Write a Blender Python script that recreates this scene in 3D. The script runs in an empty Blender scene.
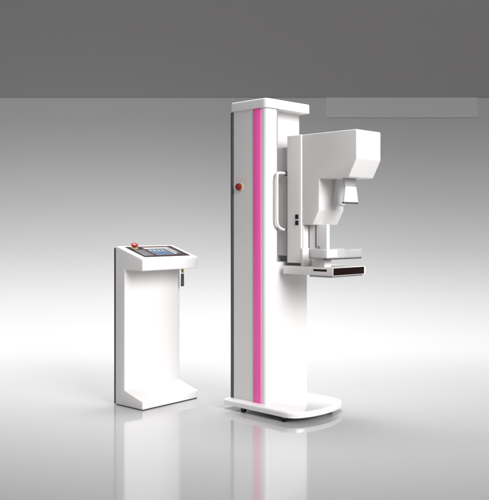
import bpy, bmesh, math
from mathutils import Vector, Matrix

scn = bpy.context.scene
C = scn.collection

# ------------------------------------------------------------------ materials
def mat(name, col, rough=0.5, metal=0.0, spec=0.5, coat=0.0, bump=0.0, bump_scale=400.0, vary=0.0, vary_scale=3.0,
        trans=0.0, ior=1.5):
    m = bpy.data.materials.new(name); m.use_nodes = True
    nt = m.node_tree; b = nt.nodes['Principled BSDF']
    b.inputs['Base Color'].default_value = (*col, 1)
    b.inputs['Roughness'].default_value = rough
    b.inputs['Metallic'].default_value = metal
    b.inputs['Specular IOR Level'].default_value = spec
    b.inputs['IOR'].default_value = ior
    b.inputs['Coat Weight'].default_value = coat
    b.inputs['Transmission Weight'].default_value = trans
    tc = nt.nodes.new('ShaderNodeTexCoord')
    if bump:
        n = nt.nodes.new('ShaderNodeTexNoise'); n.inputs['Scale'].default_value = bump_scale
        n.inputs['Detail'].default_value = 3
        nt.links.new(tc.outputs['Object'], n.inputs['Vector'])
        bp = nt.nodes.new('ShaderNodeBump'); bp.inputs['Strength'].default_value = bump
        bp.inputs['Distance'].default_value = 0.001
        nt.links.new(n.outputs['Fac'], bp.inputs['Height'])
        nt.links.new(bp.outputs['Normal'], b.inputs['Normal'])
    if vary:
        n2 = nt.nodes.new('ShaderNodeTexNoise'); n2.inputs['Scale'].default_value = vary_scale
        n2.inputs['Detail'].default_value = 5
        nt.links.new(tc.outputs['Object'], n2.inputs['Vector'])
        mr = nt.nodes.new('ShaderNodeMapRange')
        mr.inputs['From Min'].default_value = 0.3; mr.inputs['From Max'].default_value = 0.7
        mr.inputs['To Min'].default_value = max(rough - vary, 0.02); mr.inputs['To Max'].default_value = rough + vary
        nt.links.new(n2.outputs['Fac'], mr.inputs['Value'])
        nt.links.new(mr.outputs['Result'], b.inputs['Roughness'])
    return m

WHITE = mat('white enamel', (0.70, 0.68, 0.675), 0.38, spec=0.45, bump=0.05, bump_scale=260, vary=0.06)
WHITE2 = mat('white moulded plastic', (0.73, 0.715, 0.715), 0.45, spec=0.4, bump=0.06, bump_scale=350, vary=0.05)
GLOSSW = mat('glossy white enamel', (0.74, 0.725, 0.725), 0.12, spec=0.6, coat=0.6, vary=0.03)
PINK = mat('pink vinyl', (0.97, 0.125, 0.46), 0.4, spec=0.4, vary=0.05)
DARK = mat('dark grey shade', (0.065, 0.065, 0.066), 0.5, vary=0.06)
BLACK = mat('black rubber', (0.006, 0.006, 0.0065), 0.6, spec=0.2, vary=0.08)
GREY = mat('grey rail', (0.30, 0.295, 0.30), 0.4, vary=0.06)
STEEL = mat('steel', (0.55, 0.55, 0.56), 0.28, metal=1.0, vary=0.06)
BRASS = mat('brass', (0.62, 0.42, 0.16), 0.3, metal=1.0, vary=0.06)
DARKRED = mat('dark red plastic', (0.20, 0.012, 0.010), 0.3, spec=0.4, vary=0.04)
RED = mat('red plastic', (0.36, 0.028, 0.016), 0.28, spec=0.5, vary=0.04)
YELLOW = mat('yellow ring', (0.55, 0.44, 0.22), 0.45, vary=0.04)
CREAM = mat('cream ring', (0.66, 0.48, 0.34), 0.45, vary=0.04)
CARBON = mat('dark red brown detector cover', (0.010, 0.003, 0.003), 0.55, spec=0.08, vary=0.08)
GLASSY = mat('black glossy bezel', (0.02, 0.02, 0.024), 0.25, spec=0.4, vary=0.04)
LCD = mat('blue grey display', (0.11, 0.145, 0.20), 0.3, spec=0.4, vary=0.04)
KEYBLUE = mat('blue key', (0.05, 0.11, 0.21), 0.35, vary=0.04)
KEYPALE = mat('pale key', (0.33, 0.37, 0.38), 0.4, vary=0.04)
TAN = mat('tan label', (0.36, 0.34, 0.31), 0.45, vary=0.04)
MAROON = mat('maroon border', (0.20, 0.06, 0.06), 0.4, vary=0.04)
ACRYL = mat('frosted acrylic', (0.82, 0.815, 0.81), 0.14, spec=0.5, trans=0.72, ior=1.25, vary=0.05)

# ------------------------------------------------------------------ geometry helpers
def finish(name, bm, m, parent=None, angle=32):
    bmesh.ops.recalc_face_normals(bm, faces=bm.faces[:])
    me = bpy.data.meshes.new(name); bm.to_mesh(me); bm.free()
    me.materials.append(m)
    for p in me.polygons: p.use_smooth = True
    me.set_sharp_from_angle(angle=math.radians(angle))
    o = bpy.data.objects.new(name, me); C.objects.link(o)
    if parent: o.parent = parent
    return o

def V(u, w, z):            # u: forwards out of the front, w: along the front to the right, z: up -> local coordinates
    return Vector((w, -u, z))

def bevel(bm, r, seg=3, edges=None):
    if r > 0:
        bmesh.ops.bevel(bm, geom=edges if edges is not None else bm.edges[:], offset=r, offset_type='OFFSET',
                        segments=seg, profile=0.5, affect='EDGES', clamp_overlap=True)

def add_box(bm, u0, u1, w0, w1, z0, z1, r=0.0, seg=3):
    t = bmesh.new()
    vs = [t.verts.new(V(u, w, z)) for z in (z0, z1) for (u, w) in ((u0, w0), (u1, w0), (u1, w1), (u0, w1))]
    for f in ((0, 1, 2, 3), (4, 5, 6, 7), (0, 1, 5, 4), (1, 2, 6, 5), (2, 3, 7, 6), (3, 0, 4, 7)):
        t.faces.new([vs[i] for i in f])
    bmesh.ops.recalc_face_normals(t, faces=t.faces[:])
    bevel(t, r, seg)
    merge(bm, t)

def merge(bm, t):
    me = bpy.data.meshes.new('tmp'); t.to_mesh(me); t.free(); bm.from_mesh(me); bpy.data.meshes.remove(me)

def box(name, m, parent, u0, u1, w0, w1, z0, z1, r=0.003, seg=3):
    bm = bmesh.new(); add_box(bm, u0, u1, w0, w1, z0, z1, r, seg)
    return finish(name, bm, m, parent)

def prism(bm, pts, axis, a, b, r=0.0, seg=3):
    """pts: polygon; axis 'z': (u,w) extruded z a..b; axis 'w': (u,z) extruded w a..b"""
    t = bmesh.new()
    f = (lambda p, h: V(p[0], p[1], h)) if axis == 'z' else (lambda p, h: V(p[0], h, p[1]))
    lo = [t.verts.new(f(p, a)) for p in pts]; hi = [t.verts.new(f(p, b)) for p in pts]
    t.faces.new(lo); t.faces.new(hi)
    n = len(pts)
    for i in range(n): t.faces.new((lo[i], lo[(i + 1) % n], hi[(i + 1) % n], hi[i]))
    bmesh.ops.recalc_face_normals(t, faces=t.faces[:])
    if r > 0:
        ed = [e for e in t.edges if e.is_manifold and e.calc_face_angle(0) > math.radians(25)]
        bevel(t, r, seg, ed)
    merge(bm, t)

def rounded(corners, n=8):
    """corners: list of (x, y, radius) counter-clockwise or clockwise -> polygon with arcs"""
    out = []
    k = len(corners)
    for i in range(k):
        p = Vector(corners[i][:2]); r = corners[i][2]
        if r <= 0: out.append(tuple(p)); continue
        a = (Vector(corners[i - 1][:2]) - p).normalized(); b = (Vector(corners[(i + 1) % k][:2]) - p).normalized()
        half = math.acos(max(-1, min(1, a.dot(b)))) / 2
        d = r / math.tan(half)
        c = p + (a + b).normalized() * (r / math.sin(half))
        s = p + a * d - c; e = p + b * d - c
        a0 = math.atan2(s.y, s.x); a1 = math.atan2(e.y, e.x)
        da = (a1 - a0 + math.pi) % (2 * math.pi) - math.pi
        for j in range(n + 1):
            t = a0 + da * j / n
            out.append((c.x + r * math.cos(t), c.y + r * math.sin(t)))
    return out

def lathe(bm, prof, origin, axis, n=32):
    """prof: (radius, height) pairs along axis from origin"""
    ax = Vector(axis).normalized()
    q = Vector((0, 0, 1)).rotation_difference(ax)
    rings = []
    for (r, h) in prof:
        if r < 1e-6:
            rings.append([bm.verts.new(Vector(origin) + ax * h)])
        else:
            rings.append([bm.verts.new(Vector(origin) + q @ Vector((r * math.cos(2 * math.pi * i / n), r * math.sin(2 * math.pi * i / n), h))) for i in range(n)])
    for A, B in zip(rings, rings[1:]):
        for i in range(n):
            j = (i + 1) % n
            if len(A) == 1 and len(B) == 1: continue
            if len(A) == 1: bm.faces.new((A[0], B[i], B[j]))
            elif len(B) == 1: bm.faces.new((A[i], A[j], B[0]))
            else: bm.faces.new((A[i], A[j], B[j], B[i]))
    if len(rings[0]) > 1: bm.faces.new(rings[0])
    if len(rings[-1]) > 1: bm.faces.new(rings[-1])

def tube(bm, path, r, n=14):
    path = [Vector(p) for p in path]
    rings = []
    for i, p in enumerate(path):
        d = (path[min(i + 1, len(path) - 1)] - path[max(i - 1, 0)]).normalized()
        ref = Vector((0, 1, 0)) if abs(d.y) < 0.9 else Vector((1, 0, 0))
        x = d.cross(ref).normalized(); y = d.cross(x)
        rings.append([bm.verts.new(p + (x * math.cos(2 * math.pi * k / n) + y * math.sin(2 * math.pi * k / n)) * r) for k in range(n)])
    for A, B in zip(rings, rings[1:]):
        for k in range(n): bm.faces.new((A[k], A[(k + 1) % n], B[(k + 1) % n], B[k]))
    bm.faces.new(rings[0]); bm.faces.new(rings[-1])

def smooth_path(pts, n=8):
    pts = [Vector(p) for p in pts]; out = []
    for i in range(len(pts) - 1):
        p0, p1, p2, p3 = pts[max(i - 1, 0)], pts[i], pts[i + 1], pts[min(i + 2, len(pts) - 1)]
        for j in range(n):
            t = j / n
            out.append(0.5 * ((2 * p1) + (p2 - p0) * t + (2 * p0 - 5 * p1 + 4 * p2 - p3) * t * t + (3 * p1 - p0 - 3 * p2 + p3) * t ** 3))
    out.append(pts[-1]); return out

def thing(name, label, cat, loc, rz):
    o = bpy.data.objects.new(name, None); C.objects.link(o)
    o.location = loc; o.rotation_euler = (0, 0, rz); o['label'] = label; o['category'] = cat
    o.empty_display_size = 0.1
    return o

# ================================================================== the X-ray column
T = thing('mammography_machine', 'tall white x-ray column with a pink stripe and an overhanging camera head', 'medical machine',
          (0.1352, 5.015, 0), 0.7905)
DU, DW = 0.2976, 0.4096
ZB, ZC, ZL = 0.066, 1.940, 0.962

# base: flat foot plate, broad curved front
front = smooth_path([(0.05, -0.060, 0), (0.13, -0.060, 0), (0.20, -0.059, 0), (0.250, -0.046, 0), (0.284, -0.010, 0), (0.306, 0.045, 0), (0.319, 0.110, 0), (0.324, 0.190, 0),
                     (0.315, 0.295, 0), (0.285, 0.398, 0), (0.237, 0.460, 0), (0.17, 0.478, 0), (0.08, 0.479, 0), (0.0, 0.479, 0)], 6)
outline = [(-0.330, 0.467), (-0.318, 0.479)][::-1] + [(-0.330, -0.048), (-0.318, -0.060)] + [(p.x, p.y) for p in front]
bm = bmesh.new(); prism(bm, outline, 'z', 0.030, ZB, 0.0)
bmesh.ops.bevel(bm, geom=[e for e in bm.edges if abs(e.verts[0].co.z - ZB) < 1e-5 and abs(e.verts[1].co.z - ZB) < 1e-5],
                offset=0.014, segments=4, profile=0.5, affect='EDGES', clamp_overlap=True)
base = finish('base_plate', bm, GLOSSW, T)

for (cu, cw) in ((-0.155, -0.044), (0.196, -0.044), (-0.235, 0.395), (0.19, 0.40)):
    bm = bmesh.new(); lathe(bm, [(0.011, 0.0), (0.011, 0.013)], V(cu, cw, 0.017 + 0.0005), (0, 0, 1), 16)
    add_box(bm, cu - 0.014, cu + 0.014, cw - 0.013, cw + 0.013, 0.021, 0.0302, 0.002, 2)
    cst = finish('caster', bm, DARK, T)
    bm = bmesh.new(); lathe(bm, [(0.012, -0.012), (0.016, -0.0095), (0.016, 0.0095), (0.012, 0.012)], V(cu, cw, 0.0162), (1, 0, 0), 24)
    finish('wheel', bm, BLACK, cst)

# column housing : full plan low down, stepped plan (front guard + recess) above
low = rounded([(-DU, 0.0, 0.012), (0.0, 0.0, 0.024), (0.0, DW, 0.018), (-DU, DW, 0.012)], 8)
bm = bmesh.new(); prism(bm, low, 'z', ZB - 0.004, ZL, 0)
up = rounded([(-DU, 0.0, 0.012), (0.0, 0.0, 0.024), (0.0, 0.103, 0.004), (-0.07, 0.103, 0.002), (-0.07, DW, 0.014), (-DU, DW, 0.012)], 8)
prism(bm, up, 'z', ZL, ZC + 0.004, 0)
bmesh.ops.remove_doubles(bm, verts=bm.verts[:], dist=1e-5)
finish('column_housing', bm, WHITE, T)

# grey strip standing for the shadow in the slit beside the front guard
box('slit_shade', GREY, T, -0.072, -0.006, 0.1035, 0.117, ZL - 0.001, ZC + 0.001, 0.0015, 2)
# cap
capo = rounded([(-DU - 0.012, -0.008, 0.014), (0.010, -0.008, 0.030), (0.010, DW + 0.010, 0.014), (-DU - 0.012, DW + 0.010, 0.014)], 8)
bm = bmesh.new(); prism(bm, capo, 'z', ZC, 2.0, 0.0)
bmesh.ops.bevel(bm, geom=[e for e in bm.edges if abs(e.verts[0].co.z - 2.0) < 1e-5 and abs(e.verts[1].co.z - 2.0) < 1e-5],
                offset=0.010, segments=4, profile=0.5, affect='EDGES', clamp_overlap=True)
finish('cap', bm, WHITE2, T)
# pink stripe, wraps a little onto the cap's lower edge
box('stripe', PINK, T, -0.111, -0.044, -0.0030, 0.002, ZB + 0.0005, ZC - 0.0005, 0.0008, 2)
# dark strip standing for a soft shadow along the rear edge
box('shadow_strip', DARK, T, -DU - 0.017, -DU + 0.002, -0.004, DW + 0.004, ZB - 0.002, ZC - 0.004, 0.0015, 2)

# side stop button
bm = bmesh.new(); lathe(bm, [(0.029, 0), (0.029, 0.004), (0.026, 0.006)], V(-0.229, 0.0, 1.445), (-1, 0, 0), 36)
coll = finish('button_collar', bm, CREAM, T)
bm = bmesh.new(); lathe(bm, [(0.015, 0.003), (0.015, 0.010), (0.022, 0.013), (0.0235, 0.017), (0.0225, 0.023), (0.016, 0.028), (0.0, 0.030)], V(-0.229, 0.0, 1.445), (-1, 0, 0), 36)
finish('button', bm, DARKRED, coll)

# ---- carriage
W1, W2 = 0.1535, 0.4136
box('slide_mount', WHITE, T, -0.0705, 0.0405, 0.185, 0.385, 1.00, 1.700, 0.004)
carr = box('carriage', WHITE, T, 0.040, 0.158, W1, W2 + 0.004, 0.957, 1.768, 0.005)
for (za, zb_) in ((1.236, 1.264), (1.197, 1.226)):
    box('switch', BLACK, carr, 0.113, 0.137, W1 - 0.006, W1 + 0.002, za, zb_, 0.003)
box('gap_shade', DARK, T, 0.018, 0.039, 0.176, 0.1855, 0.985, 1.500, 0.001, 2)  # dark strip painting the shaded gap behind the carriage
# grab handle
bm = bmesh.new()
hp = smooth_path([V(0.008, 0.190, 1.530), V(0.014, 0.14, 1.531), V(0.026, 0.084, 1.527), V(0.030, 0.071, 1.505), V(0.030, 0.070, 1.44), V(0.030, 0.070, 1.34), V(0.030, 0.070, 1.245),
                  V(0.029, 0.074, 1.212), V(0.024, 0.092, 1.188), V(0.014, 0.14, 1.170), V(0.008, 0.190, 1.168)], 6)
tube(bm, hp, 0.0090, 14)
hnd = finish('grab_handle', bm, WHITE2, T, 60)
bm = bmesh.new(); lathe(bm, [(0.016, 0), (0.016, 0.006), (0.012, 0.009)], V(0.008, 0.1855, 1.530), (-1, 0, 0), 20)
finish('handle_flange', bm, DARK, hnd)

# ---- C-arm head
prof = [(0.157, 1.768), (0.580, 1.768), (0.580, 1.593), (0.5226, 1.485), (0.294, 1.486), (0.294, 1.290), (0.244, 1.198), (0.157, 1.199)]
bm = bmesh.new(); prism(bm, prof, 'w', W1 + 0.013, W2, 0.0055, 3)
head = finish('tube_head', bm, WHITE, T)
# lamp housing in the throat of the head
# (made below with the shield)
# collimator : neck and flared snout
def frustum(name, m, parent, uc, wc, z0, hu0, hw0, z1, hu1, hw1, r=0.002):
    t = bmesh.new()
    a = [t.verts.new(V(uc + s[0] * hu0, wc + s[1] * hw0, z0)) for s in ((-1, -1), (1, -1), (1, 1), (-1, 1))]
    b = [t.verts.new(V(uc + s[0] * hu1, wc + s[1] * hw1, z1)) for s in ((-1, -1), (1, -1), (1, 1), (-1, 1))]
    t.faces.new(a); t.faces.new(b)
    for i in range(4): t.faces.new((a[i], a[(i + 1) % 4], b[(i + 1) % 4], b[i]))
    bmesh.ops.recalc_face_normals(t, faces=t.faces[:])
    bevel(t, r, 3)
    return finish(name, t, m, parent)
NECK_SHADE = mat('shaded neck plastic', (0.46, 0.45, 0.445), 0.5, vary=0.05)  # grey colour holds the head's shadow on the neck
frustum('lamp_housing', WHITE2, head, 0.300, 0.352, 1.325, 0.010, 0.056, 1.488, 0.016, 0.040, 0.003)
frustum('shield_mount', NECK_SHADE, head, 0.440, 0.283, 1.426, 0.006, 0.050, 1.490, 0.010, 0.060)
shield = frustum('face_shield', WHITE2, head, 0.447, 0.283, 1.338, 0.007, 0.072, 1.434, 0.006, 0.053, 0.002)
box('shield_rim', DARK, shield, 0.436, 0.4545, 0.213, 0.353, 1.3285, 1.3385, 0.0015, 2)

# ---- stem, paddle and table
stem = box('stem', WHITE, T, 0.170, 0.312, 0.220, 0.250, 0.935, 1.202, 0.003)
box('stem_slot', DARK, stem, 0.221, 0.229, 0.2185, 0.223, 1.055, 1.196, 0.0005, 1)
box('stem_stop', GREY, stem, 0.240, 0.262, 0.214, 0.222, 1.052, 1.068, 0.002, 2)
box('stem_collar', WHITE2, T, 0.157, 0.176, W1 - 0.002, 0.219, 0.938, 1.051, 0.004)
box('stem_guide', WHITE2, T, 0.157, 0.166, 0.168, 0.2185, 1.0505, 1.199, 0.003)
brk = box('paddle_bracket', WHITE, T, 0.252, 0.352, 0.150, 0.216, 0.938, 0.994, 0.004)
bm = bmesh.new()
add_box(bm, 0.262, 0.405, 0.104, 0.462, 0.993, 1.000, 0.002, 2)
add_box(bm, 0.398, 0.405, 0.104, 0.462, 0.9985, 1.047, 0.002, 2)
add_box(bm, 0.262, 0.400, 0.104, 0.111, 0.9985, 1.047, 0.002, 2)
add_box(bm, 0.262, 0.400, 0.455, 0.462, 0.9985, 1.047, 0.002, 2)
add_box(bm, 0.262, 0.269, 0.109, 0.457, 0.9985, 1.047, 0.002, 2)
pad = finish('compression_paddle', bm, ACRYL, T)
box('paddle_clamp', WHITE2, pad, 0.360, 0.4085, 0.1025, 0.205, 0.9985, 1.049, 0.003)
box('paddle_shade', DARK, pad, 0.366, 0.4065, 0.110, 0.452, 0.986, 0.9945, 0.002, 2)  # dark strip in place of the shadow gap under the paddle

WT1, WT2 = 0.1167, 0.460
tabo = rounded([(0.0387, WT1, 0.006), (0.443, WT1, 0.003), (0.443, WT2, 0.022), (0.0387, WT2, 0.006)], 6)
bm = bmesh.new(); prism(bm, tabo, 'z', 0.889, 0.9385, 0.0)
bmesh.ops.bevel(bm, geom=[e for e in bm.edges if abs(e.verts[0].co.z - e.verts[1].co.z) < 1e-5], offset=0.002, segments=2, profile=0.5, affect='EDGES', clamp_overlap=True)
tab = finish('table', bm, WHITE, T)
box('detector_window', CARBON, tab, 0.436, 0.4445, 0.1195, 0.428, 0.8925, 0.9362, 0.001, 2)
box('cassette_slot', BLACK, tab, 0.290, 0.395, WT1 - 0.0012, WT1 + 0.004, 0.9145, 0.9275, 0.001, 2)
box('lower_tray', GREY, tab, 0.255, 0.425, WT1 + 0.004, WT2 - 0.02, 0.878, 0.8895, 0.002, 2)  # tray lip, its grey carries the shadow under the table
box('table_arm', GREY, tab, -0.0002, 0.0395, 0.19, 0.38, 0.892, 0.936, 0.002, 2)

# ================================================================== the control console
K = thing('control_console', 'low white control stand with a sloping dark keypad top and a red stop button', 'console',
          (-0.6563, 5.1309, 0), 0.8468)
D, CD, W = 0.2743, 0.0947, 0.5058
side = [(-D, 0.004), (-D, 1.056), (-D + 0.022, 1.056), (0.0, 0.978), (0.0, 0.900), (-D + CD, 0.905), (-D + CD, 0.107), (0.0, 0.058), (0.0, 0.004)]
bm = bmesh.new(); prism(bm, side, 'w', 0.0, W, 0.008, 4)
finish('console_body', bm, WHITE, K)
box('shadow_strip', DARK, K, -D - 0.018, -D + 0.002, 0.004, W - 0.012, 0.005, 1.046, 0.0015, 2)  # thin dark slab drawn as shadow down the console's left rear edge
box('contact_shade', BLACK, K, -D + 0.01, -0.004, 0.008, W - 0.008, 0.0005, 0.0055, 0.001, 2)  # black slip added as the contact shadow where the console meets the floor

# sloping top : frame measured along the slope
S0, S1 = V(-D + 0.022, 0, 1.056), V(0, 0, 0.978)
sd = (S1 - S0).normalized(); sn = Vector((0, 0, 1)); wv = Vector((1, 0, 0)); sn = wv.cross(sd) * -1
if sn.z < 0: sn = -sn
SL = (S1 - S0).length
def slab(bm, s0, s1, w0, w1, h0, h1, r=0.0):
    t = bmesh.new()
    P = lambda s, w, h: S0 + sd * s + wv * w + sn * h
    vs = [t.verts.new(P(s, w, h)) for h in (h0, h1) for (s, w) in ((s0, w0), (s1, w0), (s1, w1), (s0, w1))]
    for f in ((0, 1, 2, 3), (4, 5, 6, 7), (0, 1, 5, 4), (1, 2, 6, 5), (2, 3, 7, 6), (3, 0, 4, 7)): t.faces.new([vs[i] for i in f])
    bmesh.ops.recalc_face_normals(t, faces=t.faces[:])
    bevel(t, r, 2); merge(bm, t)
bm = bmesh.new(); slab(bm, 0.022, SL - 0.034, 0.046, 0.462, -0.004, 0.003, 0.001)
pan = finish('control_panel', bm, GLASSY, K)
bm = bmesh.new()
slab(bm, 0.040, 0.044, 0.165, 0.415, 0.002, 0.0042); slab(bm, SL - 0.052, SL - 0.048, 0.165, 0.415, 0.002, 0.0042)
slab(bm, 0.0445, SL - 0.0525, 0.411, 0.415, 0.002, 0.0042); slab(bm, 0.0445, SL - 0.0525, 0.165, 0.169, 0.002, 0.0042)
finish('panel_border', bm, MAROON, pan)
bm = bmesh.new(); slab(bm, 0.048, 0.078, 0.175, 0.405, 0.002, 0.0040, 0.0005)
finish('legend_strip', bm, TAN, pan)
bm = bmesh.new(); slab(bm, 0.084, 0.205, 0.175, 0.335, 0.002, 0.0045, 0.0005)
finish('display', bm, LCD, pan)
for r_ in range(4):
    bm = bmesh.new(); slab(bm, 0.086 + r_ * 0.029, 0.108 + r_ * 0.029, 0.345, 0.372, 0.002, 0.0055, 0.001)
    finish('key', bm, KEYPALE, pan)
    bm = bmesh.new(); slab(bm, 0.086 + r_ * 0.029, 0.108 + r_ * 0.029, 0.378, 0.405, 0.002, 0.0055, 0.001)
    finish('key', bm, TAN if r_ < 3 else KEYBLUE, pan)
for c_ in range(4):
    bm = bmesh.new(); slab(bm, 0.165, 0.190, 0.182 + c_ * 0.038, 0.210 + c_ * 0.038, 0.004, 0.0065, 0.001)
    finish('key', bm, KEYBLUE, pan)
    bm = bmesh.new(); slab(bm, 0.105, 0.130, 0.182 + c_ * 0.038, 0.196 + c_ * 0.038, 0.004, 0.0060, 0.001)
    finish('key', bm, KEYPALE, pan)
bm = bmesh.new(); slab(bm, 0.088, SL - 0.054, 0.066, 0.152, 0.002, 0.0040, 0.0005)
finish('legend_strip', bm, mat('grey key field', (0.12, 0.11, 0.118), 0.4, vary=0.05), pan)
# red stop button on the panel
bo = S0 + sd * 0.048 + wv * 0.104
bm = bmesh.new(); lathe(bm, [(0.027, 0.002), (0.027, 0.006), (0.024, 0.008)], bo, sn, 32)
rng = finish('button_collar', bm, YELLOW, K)
bm = bmesh.new(); lathe(bm, [(0.014, 0.005), (0.014, 0.014), (0.022, 0.018), (0.0245, 0.022), (0.0235, 0.029), (0.017, 0.034), (0.0, 0.036)], bo, sn, 32)
finish('button', bm, RED, rng)
# lock barrel under the overhang
LU, LW = -0.140, 0.4945
bm = bmesh.new(); lathe(bm, [(0.013, 0.0), (0.013, 0.016), (0.010, 0.019), (0.010, 0.026)], V(LU, LW - 0.003, 0.9065), (0, 0, -1), 24)
finish('lock', bm, BRASS, K)

# key hanging in the lock
K_loc = Matrix.Translation((-0.6563, 5.1309, 0)) @ Matrix.Rotation(0.8468, 4, 'Z')
Q = thing('key', 'small brass key with a long dark fob hanging under the console top', 'key', K_loc @ V(LU, LW - 0.003, 0.8805), 0.8468)
bm = bmesh.new()
add_box(bm, -0.0015, 0.0015, -0.009, 0.009, -0.016, 0.004, 0.001, 2)
finish('bow', bm, BRASS, Q)
bm = bmesh.new()
ring = [Vector((0.009 * math.cos(a), -0.003, -0.016 + 0.009 * math.sin(a))) for a in [2 * math.pi * i / 24 for i in range(25)]]
tube(bm, ring, 0.0014, 8)
finish('ring', bm, BRASS, Q)
bm = bmesh.new()
prism(bm, rounded([(-0.004, -0.024, 0.0015), (0.004, -0.024, 0.0015), (0.006, -0.112, 0.003), (-0.006, -0.112, 0.003)], 3), 'w', -0.011, 0.011, 0.002, 2)
finish('fob', bm, DARK, Q)

# ================================================================== setting
# glossy floor running into a matte sweep
# the sweep curls up quickly at its foot and then runs on nearly upright
ZT = [0.0, 0.10, 0.25, 0.48, 0.94, 1.48, 2.06, 2.41, 2.75, 3.2]
CT = [1.0, 0.955, 0.86, 0.71, 0.46, 0.255, 0.09, 0.025, 0.02, 0.018]
def cosphi(z):
    for i in range(len(ZT) - 1):
        if z <= ZT[i + 1]:
            t = (z - ZT[i]) / (ZT[i + 1] - ZT[i]); return CT[i] + (CT[i + 1] - CT[i]) * t
    return CT[-1]
YW = 9.15                                    # where the sweep passes the header
curve = [(0.0, 2.70)]
z, y = 2.70, 0.0
while z > 0.0015:
    dz = min(0.04, max(z * 0.12, 0.001)); zm = z - dz / 2; c = min(cosphi(zm), 0.9985)
    y -= dz * c / math.sqrt(1 - c * c); z -= dz
    curve.append((y, z))
curve = [(YW + yy, max(zz, 0.0)) for (yy, zz) in curve]
curve.reverse()
curve[0] = (curve[0][0], 0.0)
prof = [(-4.0, 0.0), (0.0, 0.0), (2.0, 0), (4.0, 0), (5.5, 0.0)] + curve + [(YW + 0.03, 3.2), (YW + 0.04, 5.4)]
def sweep_y(z):
    for (ya, za), (yb, zb_) in zip(curve, curve[1:]):
        if za <= z <= zb_: return ya + (yb - ya) * (z - za) / max(zb_ - za, 1e-6)
    return YW
bm = bmesh.new()
rows = [[bm.verts.new((x, y, z)) for x in (-9, -4.5, 0, 4.5, 9)] for (y, z) in prof]
for A, B in zip(rows, rows[1:]):
    for i in range(4): bm.faces.new((A[i], A[i + 1], B[i + 1], B[i]))
fm = mat('studio sweep', (0.36, 0.36, 0.362), 0.085, ior=2.4)
nt = fm.node_tree; b = nt.nodes['Principled BSDF']
tc = nt.nodes.new('ShaderNodeTexCoord'); sx = nt.nodes.new('ShaderNodeSeparateXYZ'); nt.links.new(tc.outputs['Object'], sx.inputs[0])
mr = nt.nodes.new('ShaderNodeMapRange'); mr.interpolation_type = 'SMOOTHSTEP'
mr.inputs['From Min'].default_value = 5.2; mr.inputs['From Max'].default_value = 7.6
mr.inputs['To Min'].default_value = 0.5; mr.inputs['To Max'].default_value = 0.0
nt.links.new(sx.outputs['Y'], mr.inputs['Value']); nt.links.new(mr.outputs['Result'], b.inputs['Specular IOR Level'])
fl = finish('floor', bm, fm, None, 60); fl['kind'] = 'structure'

# dark header board hung in front of the sweep
HY = YW - 0.002
hz = 1.1891 + (226.39 - 97.0) * HY / 796.54
bm = bmesh.new()
def wbox(bm, x0, x1, y0, y1, z0, z1, r=0.0):
    t = bmesh.new(); bmesh.ops.create_cube(t, size=1.0)
    for v in t.verts: v.co = Vector(((x0 + x1) / 2 + v.co.x * (x1 - x0), (y0 + y1) / 2 + v.co.y * (y1 - y0), (z0 + z1) / 2 + v.co.z * (z1 - z0)))
    bevel(t, r, 2); merge(bm, t)
wbox(bm, -9, 9, HY, HY + 0.0008, hz, 5.3, 0.0)
o = finish('upper_wall', bm, mat('dark grey header', (0.245, 0.237, 0.239), 0.7, spec=0.2, vary=0.05)); o['kind'] = 'structure'
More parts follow.
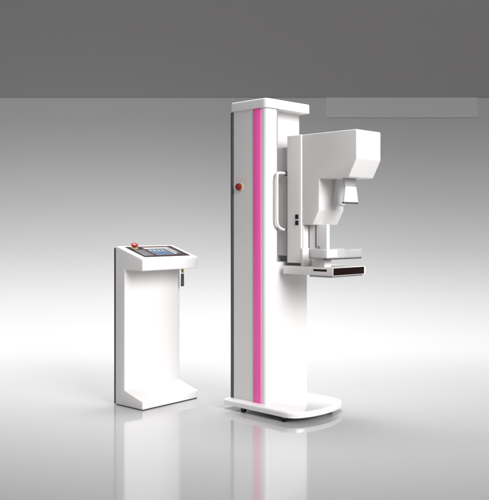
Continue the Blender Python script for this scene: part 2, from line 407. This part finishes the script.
# pale logo-covering patch, built as a thin sheet under the header
px = lambda x: (x - 244.5) * HY / 796.54
pz = lambda y: 1.1891 + (226.39 - y) * HY / 796.54
bm = bmesh.new()
za, zb_ = pz(117.5), hz - 0.002
zz = [za + (zb_ - za) * i / 12 for i in range(13)]
q = [(sweep_y(z) - 0.0009, z) for z in zz] + [(sweep_y(z) - 0.0002, z) for z in reversed(zz)]
L_ = [bm.verts.new((px(326), y, z)) for (y, z) in q]; R_ = [bm.verts.new((px(477.5), y, z)) for (y, z) in q]
n = len(q)
for i in range(12):
    for S in (L_, R_): bm.faces.new((S[i], S[i + 1], S[n - 2 - i], S[n - 1 - i]))
for i in range(n): bm.faces.new((L_[i], L_[(i + 1) % n], R_[(i + 1) % n], R_[i]))
o = finish('cover_patch', bm, mat('pale grey patch', (0.40, 0.397, 0.40), 0.7, spec=0.2, vary=0.05))
o['label'] = 'plain flat grey rectangular cover patch under the dark header, right of the column'; o['category'] = 'panel'

# ================================================================== light
def area(name, loc, target, sx, sy, power, spread=180, col=(1, 1, 1)):
    l = bpy.data.lights.new(name, 'AREA'); l.shape = 'RECTANGLE'; l.size = sx; l.size_y = sy; l.energy = power
    l.spread = math.radians(spread); l.color = col
    o = bpy.data.objects.new(name, l); C.objects.link(o); o.location = loc
    d = Vector(target) - Vector(loc); o.rotation_euler = d.to_track_quat('-Z', 'Y').to_euler()
    return o
area('overhead_wash', (0, 8.3, 12), (0, 8.3, 0), 18, 3.6, 1110, 64)  # unseen lamp, added to grade the backdrop from white to grey
area('key_softbox', (2.45, 1.9, 2.9), (-0.1, 5.05, 0.85), 3.2, 3.2, 58, 57)
area('added_fill', (-3.2, 2.2, 2.8), (0.0, 5.1, 0.9), 2.0, 2.2, 4.5, 60)  # extra lamp added to lift the left-facing sides
w = bpy.data.worlds.new('World'); scn.world = w; w.use_nodes = True
w.node_tree.nodes['Background'].inputs[0].default_value = (1.0, 0.99, 0.99, 1); w.node_tree.nodes['Background'].inputs[1].default_value = 0.08

# ================================================================== camera
cam = bpy.data.cameras.new('camera'); co = bpy.data.objects.new('camera', cam); C.objects.link(co)
co.location = (0, 0, 1.1891); co.rotation_euler = (math.radians(90), 0, 0)
cam.sensor_fit = 'HORIZONTAL'; cam.sensor_width = 36; cam.lens = 796.5432 / 489 * 36
cam.shift_y = -(250 - 226.3926) / 489
cam.clip_end = 200
scn.camera = co
scn.render.engine = 'CYCLES'
scn.view_settings.view_transform = 'Standard'; scn.view_settings.look = 'None'
scn.view_settings.exposure = 0; scn.view_settings.gamma = 1
